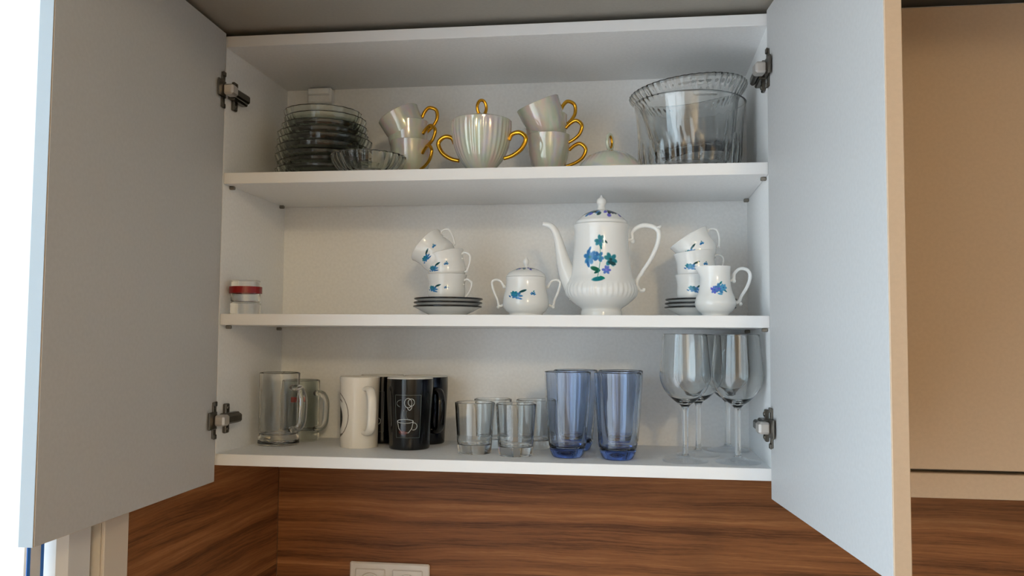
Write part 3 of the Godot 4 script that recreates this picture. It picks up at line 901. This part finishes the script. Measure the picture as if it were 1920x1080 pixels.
	rod(st, [Vector2(0.0580, 0.0500), Vector2(0.0630, 0.0430), Vector2(0.0685, 0.0430), Vector2(0.0690, 0.0470)], [0.0034, 0.0028, 0.0028, 0.0022], 10, 4)
	put("handle", done(st), M.china, pot)

	# creamer
	var cr := thing("creamer", "white creamer jug with blue bouquet in front of right cup stack", "jug", Vector3(0.3585, y, -0.066), 6)
	var co := smooth([Vector2(0.0210, 0.0), Vector2(0.0208, 0.004), Vector2(0.0275, 0.010), Vector2(0.0318, 0.019), Vector2(0.0300, 0.029), Vector2(0.0258, 0.040), Vector2(0.0235, 0.054), Vector2(0.0228, 0.066), Vector2(0.0240, 0.0785)], 6)
	var ci := smooth([Vector2(0.0222, 0.0785), Vector2(0.0205, 0.064), Vector2(0.0215, 0.048), Vector2(0.0280, 0.022), Vector2(0.020, 0.009), Vector2(0, 0.006)], 4)
	var lip := func(t: float, h: float) -> float: return 1.0 + 0.34 * exp(-pow(angle_difference(t, PI) / 0.45, 2.0)) * smoothstep(0.058, 0.079, h)
	put("body", lathe([[Vector2(0, 0.001), Vector2(0.0195, 0.001), Vector2(0.0210, 0.0)], co, [Vector2(0.0240, 0.0785), Vector2(0.0222, 0.0785)], ci], 96, lip), M.china_bunch, cr)
	st = start()
	rod(st, [Vector2(0.0220, 0.0560), Vector2(0.0285, 0.0590), Vector2(0.0300, 0.0680), Vector2(0.0390, 0.0755), Vector2(0.0500, 0.0735), Vector2(0.0545, 0.0640), Vector2(0.0500, 0.0480), Vector2(0.0410, 0.0330), Vector2(0.0365, 0.0235), Vector2(0.0300, 0.0220)], [0.0024, 0.0026, 0.0024, 0.0026, 0.0028, 0.0028, 0.0026, 0.0024, 0.0026, 0.0028])
	ball(st, Vector3(0.0290, 0.0560, 0), 0.0034)
	ball(st, Vector3(0.0390, 0.0200, 0), 0.0032)
	put("handle", done(st), M.china, cr)

# ---------------------------------------------------------------- bottom shelf
func mug_handle(x: float, y0: float, y1: float, out: float, r: float, flat := 1.0) -> ArrayMesh:
	var h := y1 - y0
	var pts := [Vector2(x - 0.002, y1), Vector2(x + out * 0.62, y1 - h * 0.01), Vector2(x + out, y1 - h * 0.20), Vector2(x + out * 1.03, y1 - h * 0.50), Vector2(x + out * 0.92, y0 + h * 0.18), Vector2(x + out * 0.5, y0 + h * 0.03), Vector2(x - 0.002, y0)]
	return handle(pts, r, r, flat)

func tumbler_mesh(r0: float, r1: float, h: float, base: float, wall: float) -> ArrayMesh:
	return lathe([[Vector2(0, 0), Vector2(r0 * 0.9, 0.0)], smooth([Vector2(r0 * 0.9, 0.0), Vector2(r0, 0.003), Vector2(lerpf(r0, r1, 0.4), h * 0.4), Vector2(r1, h - 0.001)], 5), smooth([Vector2(r1, h - 0.001), Vector2(r1 - wall * 0.5, h), Vector2(r1 - wall, h - 0.001)], 3), smooth([Vector2(r1 - wall, h - 0.001), Vector2(lerpf(r0, r1, 0.4) - wall, h * 0.4), Vector2(r0 - wall, base + 0.004)], 4), smooth([Vector2(r0 - wall, base + 0.004), Vector2(r0 - wall * 2.0, base + 0.001), Vector2(0, base)], 3)], 64)

func build_bottom_shelf() -> void:
	var y := Y_BOT + 0.0002
	# glass beer mugs
	var g1 := thing("glass_mug", "tall clear glass beer mug nearest the left cabinet side", "mug", Vector3(-0.3855, y, -0.140), -28, "clear glass mugs")
	var fm := func(t: float, h: float) -> float: return 1.0 + 0.012 * cos(t * 12) * smoothstep(0.006, 0.02, h) * (1.0 - smoothstep(0.085, 0.10, h))
	put("body", lathe([[Vector2(0, 0), Vector2(0.0335, 0.0)], smooth([Vector2(0.0335, 0.0), Vector2(0.0358, 0.003), Vector2(0.0345, 0.016), Vector2(0.0335, 0.026), Vector2(0.0345, 0.080), Vector2(0.0352, 0.124)], 5), smooth([Vector2(0.0352, 0.124), Vector2(0.0338, 0.1255), Vector2(0.0322, 0.124)], 3), [Vector2(0.0322, 0.124), Vector2(0.0308, 0.022)], smooth([Vector2(0.0308, 0.022), Vector2(0.028, 0.018), Vector2(0, 0.017)], 3)], 72, fm), M.clear_glass, g1)
	put("handle", mug_handle(0.036, 0.028, 0.100, 0.026, 0.0058, 1.25), M.clear_glass, g1)
	var g2 := thing("glass_mug", "shorter clear glass mug with red and black print, behind the tall one", "mug", Vector3(-0.3740, y, -0.212), -18, "clear glass mugs")
	put("body", lathe([[Vector2(0, 0), Vector2(0.0320, 0.0)], smooth([Vector2(0.0320, 0.0), Vector2(0.0340, 0.003), Vector2(0.0335, 0.060), Vector2(0.0338, 0.108)], 5), smooth([Vector2(0.0338, 0.108), Vector2(0.0326, 0.1095), Vector2(0.0312, 0.108)], 3), [Vector2(0.0312, 0.108), Vector2(0.0305, 0.022)], smooth([Vector2(0.0305, 0.022), Vector2(0.027, 0.019), Vector2(0, 0.018)], 3)], 64), M.mug_glass, g2)
	put("handle", mug_handle(0.035, 0.022, 0.086, 0.022, 0.0052, 1.2), M.clear_glass, g2)
	# print: two black strokes over a red bar, curved round the glass
	for q in [[46.0, 52.0, 0.084, 0.098, "black_ink"], [58.0, 64.0, 0.082, 0.102, "black_ink"], [44.0, 72.0, 0.071, 0.080, "red_ink"]]:
		var st := start()
		st.set_smooth_group(0)
		for i in 6:
			var a0 := deg_to_rad(lerpf(q[0], q[1], i / 6.0))
			var a1 := deg_to_rad(lerpf(q[0], q[1], (i + 1) / 6.0))
			var R := 0.0343
			var A := Vector3(R * cos(a0), q[2], R * sin(a0))
			var B := Vector3(R * cos(a1), q[2], R * sin(a1))
			var up := Vector3(0, q[3] - q[2], 0)
			for v in [A, B, A + up, B, B + up, A + up]:
				st.add_vertex(v)
			for v in [A, A + up, B, B, A + up, B + up]:
				st.add_vertex(v * Vector3(0.996, 1, 0.996))
		put("print", done(st), M[q[4]], g2)

	# white mug
	var wm := thing("white_mug", "white ceramic mug with grey round emblem and handle turned forward", "mug", Vector3(-0.2395, y, -0.140), -52)
	put("body", lathe([[Vector2(0, 0.001), Vector2(0.0285, 0.001), Vector2(0.030, 0.0)], smooth([Vector2(0.030, 0.0), Vector2(0.0322, 0.003), Vector2(0.0328, 0.060), Vector2(0.0345, 0.119)], 5)], 64), M.white_mug, wm)
	put("inside", lathe([smooth([Vector2(0.0345, 0.119), Vector2(0.0332, 0.1205), Vector2(0.0316, 0.119)], 3), [Vector2(0.0316, 0.119), Vector2(0.0298, 0.010)], [Vector2(0.0298, 0.010), Vector2(0, 0.007)]], 64), M.white_glaze, wm)
	put("handle", mug_handle(0.033, 0.026, 0.100, 0.026, 0.0050, 1.6), M.white_glaze, wm)

	# black mugs
	var gb := "black mugs with white insides"
	var bm := thing("black_mug", "black mug with chalk drawing of a coffee cup, front one of the black mugs", "mug", Vector3(-0.1480, y, -0.132), 118, gb)
	put("body", lathe([[Vector2(0, 0.001), Vector2(0.0300, 0.001), Vector2(0.0320, 0.0)], smooth([Vector2(0.0320, 0.0), Vector2(0.0345, 0.003), Vector2(0.0352, 0.020), Vector2(0.0385, 0.070), Vector2(0.0395, 0.100), Vector2(0.0392, 0.1185)], 5)], 64), M.black_mug, bm)
	put("inside", lathe([smooth([Vector2(0.0392, 0.1185), Vector2(0.0378, 0.1205), Vector2(0.0362, 0.119)], 3), [Vector2(0.0362, 0.119), Vector2(0.0320, 0.010)], [Vector2(0.0320, 0.010), Vector2(0, 0.007)]], 64), M.mug_inside, bm)
	put("handle", mug_handle(0.037, 0.024, 0.096, 0.026, 0.0052, 1.6), M.black_glaze, bm)
	for o in bm.get_children():
		if String(o.name) == "body":
			o.rotation.y = deg_to_rad(-118 + 8)
	copy_of(bm, "black mug standing behind the front black mug, handle to the right", Vector3(-0.1400, y, -0.2140), -52)
	copy_of(bm, "black mug mostly hidden behind the front black mug, left rim showing", Vector3(-0.2210, y, -0.2155), 96)

	# clear tumblers
	var gt := "small clear tumblers"
	var t1 := thing("tumbler", "short clear tumbler with thick base, left of the front two", "tumbler", Vector3(-0.0280, y, -0.094), 0, gt)
	put("body", tumbler_mesh(0.0275, 0.0330, 0.083, 0.013, 0.0026), M.clear_glass, t1)
	copy_of(t1, "short clear tumbler with thick base, right of the front two", Vector3(0.0425, y, -0.077), 20)
	copy_of(t1, "short clear tumbler behind the left front tumbler", Vector3(-0.0120, y, -0.182), 40)
	copy_of(t1, "short clear tumbler behind the right front tumbler beside blue glasses", Vector3(0.0620, y, -0.178), 60)

	# tall blue glasses
	var gl := "tall blue glasses"
	var b1 := thing("blue_glass", "tall blue drinking glass, left of the front two", "glass", Vector3(0.1265, y, -0.072), 0, gl)
	var r0 := 0.0290
	put("body", lathe([smooth([Vector2(0.0, 0.0142), Vector2(0.018, 0.0142), Vector2(0.0268, 0.0150), Vector2(0.0296, 0.0190)], 3), smooth([Vector2(0.0296, 0.0190), Vector2(0.0322, 0.050), Vector2(0.0358, 0.100), Vector2(0.0374, 0.1345)], 5), smooth([Vector2(0.0374, 0.1345), Vector2(0.0364, 0.1358), Vector2(0.0352, 0.1345)], 3), smooth([Vector2(0.0352, 0.1345), Vector2(0.0335, 0.100), Vector2(0.0298, 0.050), Vector2(0.0262, 0.0230)], 5), smooth([Vector2(0.0262, 0.0230), Vector2(0.0225, 0.0190), Vector2(0, 0.0175)], 3)], 64), M.blue_glass, b1)
	put("base", lathe([[Vector2(0, 0), Vector2(0.0215, 0.0)], smooth([Vector2(0.0215, 0.0), Vector2(0.0240, 0.002), Vector2(0.0265, 0.0070), Vector2(0.0288, 0.0145)], 4), [Vector2(0.0288, 0.0145), Vector2(0.0265, 0.0140), Vector2(0, 0.0138)]], 64), M.blue_base, b1)
	copy_of(b1, "tall blue drinking glass, right of the front two", Vector3(0.2065, y, -0.062), 20)
	copy_of(b1, "tall blue drinking glass behind the left front one", Vector3(0.1335, y, -0.161), 40)
	copy_of(b1, "tall blue drinking glass behind the right front one", Vector3(0.2095, y, -0.158), 70)

	# wine glasses
	var gw := "clear stemmed wine glasses"
	var w1 := thing("wine_glass", "clear stemmed wine glass, front left of the wine glasses", "wine glass", Vector3(0.3105, y, -0.054), 0, gw)
	var out := smooth([Vector2(0.0062, 0.0094), Vector2(0.0046, 0.0140), Vector2(0.0042, 0.045), Vector2(0.0046, 0.078), Vector2(0.0075, 0.0860), Vector2(0.0190, 0.0950), Vector2(0.0312, 0.1080), Vector2(0.0378, 0.1230), Vector2(0.0390, 0.1370), Vector2(0.0372, 0.1600), Vector2(0.0338, 0.1960)], 6)
	var inner := smooth([Vector2(0.0326, 0.1960), Vector2(0.0360, 0.1600), Vector2(0.0377, 0.1370), Vector2(0.0365, 0.1235), Vector2(0.0300, 0.1095), Vector2(0.0175, 0.0970), Vector2(0.0, 0.0905)], 6)
	put("body", lathe([[Vector2(0, 0.0094), Vector2(0.0062, 0.0094)], out, smooth([Vector2(0.0338, 0.1960), Vector2(0.0332, 0.1967), Vector2(0.0326, 0.1960)], 3), inner], 64), M.clear_glass, w1)
	put("foot", lathe([[Vector2(0, 0.0006), Vector2(0.0345, 0.0)], smooth([Vector2(0.0345, 0.0), Vector2(0.0348, 0.0012), Vector2(0.0338, 0.0024), Vector2(0.020, 0.0046), Vector2(0.0085, 0.0078), Vector2(0.0062, 0.0093), Vector2(0.0, 0.0093)], 5)], 64), M.thin_glass, w1)
	copy_of(w1, "clear stemmed wine glass, front right beside the cabinet side", Vector3(0.3900, y, -0.056), 30)
	copy_of(w1, "clear stemmed wine glass behind the front left one", Vector3(0.3360, y, -0.136), 60)
	copy_of(w1, "clear stemmed wine glass behind the front right one", Vector3(0.3900, y, -0.205), 90)

func _ready() -> void:
	# camera
	var cam := Camera3D.new()
	cam.name = "camera"
	cam.position = Vector3(0.23199, -0.02148, 1.33910)
	cam.rotation = Vector3(0.059686, 0.138502, 0.007544)
	cam.fov = 36.37
	cam.near = 0.02
	cam.far = 50
	add_child(cam)
	cam.current = true
	# daylight
	var sky_m := ProceduralSkyMaterial.new()
	sky_m.sky_top_color = Color(0.80, 0.915, 1.0)
	sky_m.sky_horizon_color = Color(0.86, 0.952, 1.0)
	sky_m.ground_horizon_color = Color(0.86, 0.94, 0.99)
	sky_m.ground_bottom_color = Color(0.83, 0.87, 0.90)
	var sky := Sky.new()
	sky.sky_material = sky_m
	var env := Environment.new()
	env.background_mode = Environment.BG_SKY
	env.sky = sky
	env.background_energy_multiplier = 4.9
	env.tonemap_mode = Environment.TONE_MAPPER_LINEAR
	env.tonemap_exposure = 1.0
	env.sdfgi_enabled = true
	env.ssao_enabled = true
	env.ssil_enabled = true
	var we := WorldEnvironment.new()
	we.name = "daylight"
	we.environment = env
	add_child(we)

	make_materials()
	build_lamp()
	build_room()
	build_cabinet()
	build_hood()
	build_worktop()
	build_socket()
	build_upper_shelf()
	build_middle_shelf()
	build_bottom_shelf()
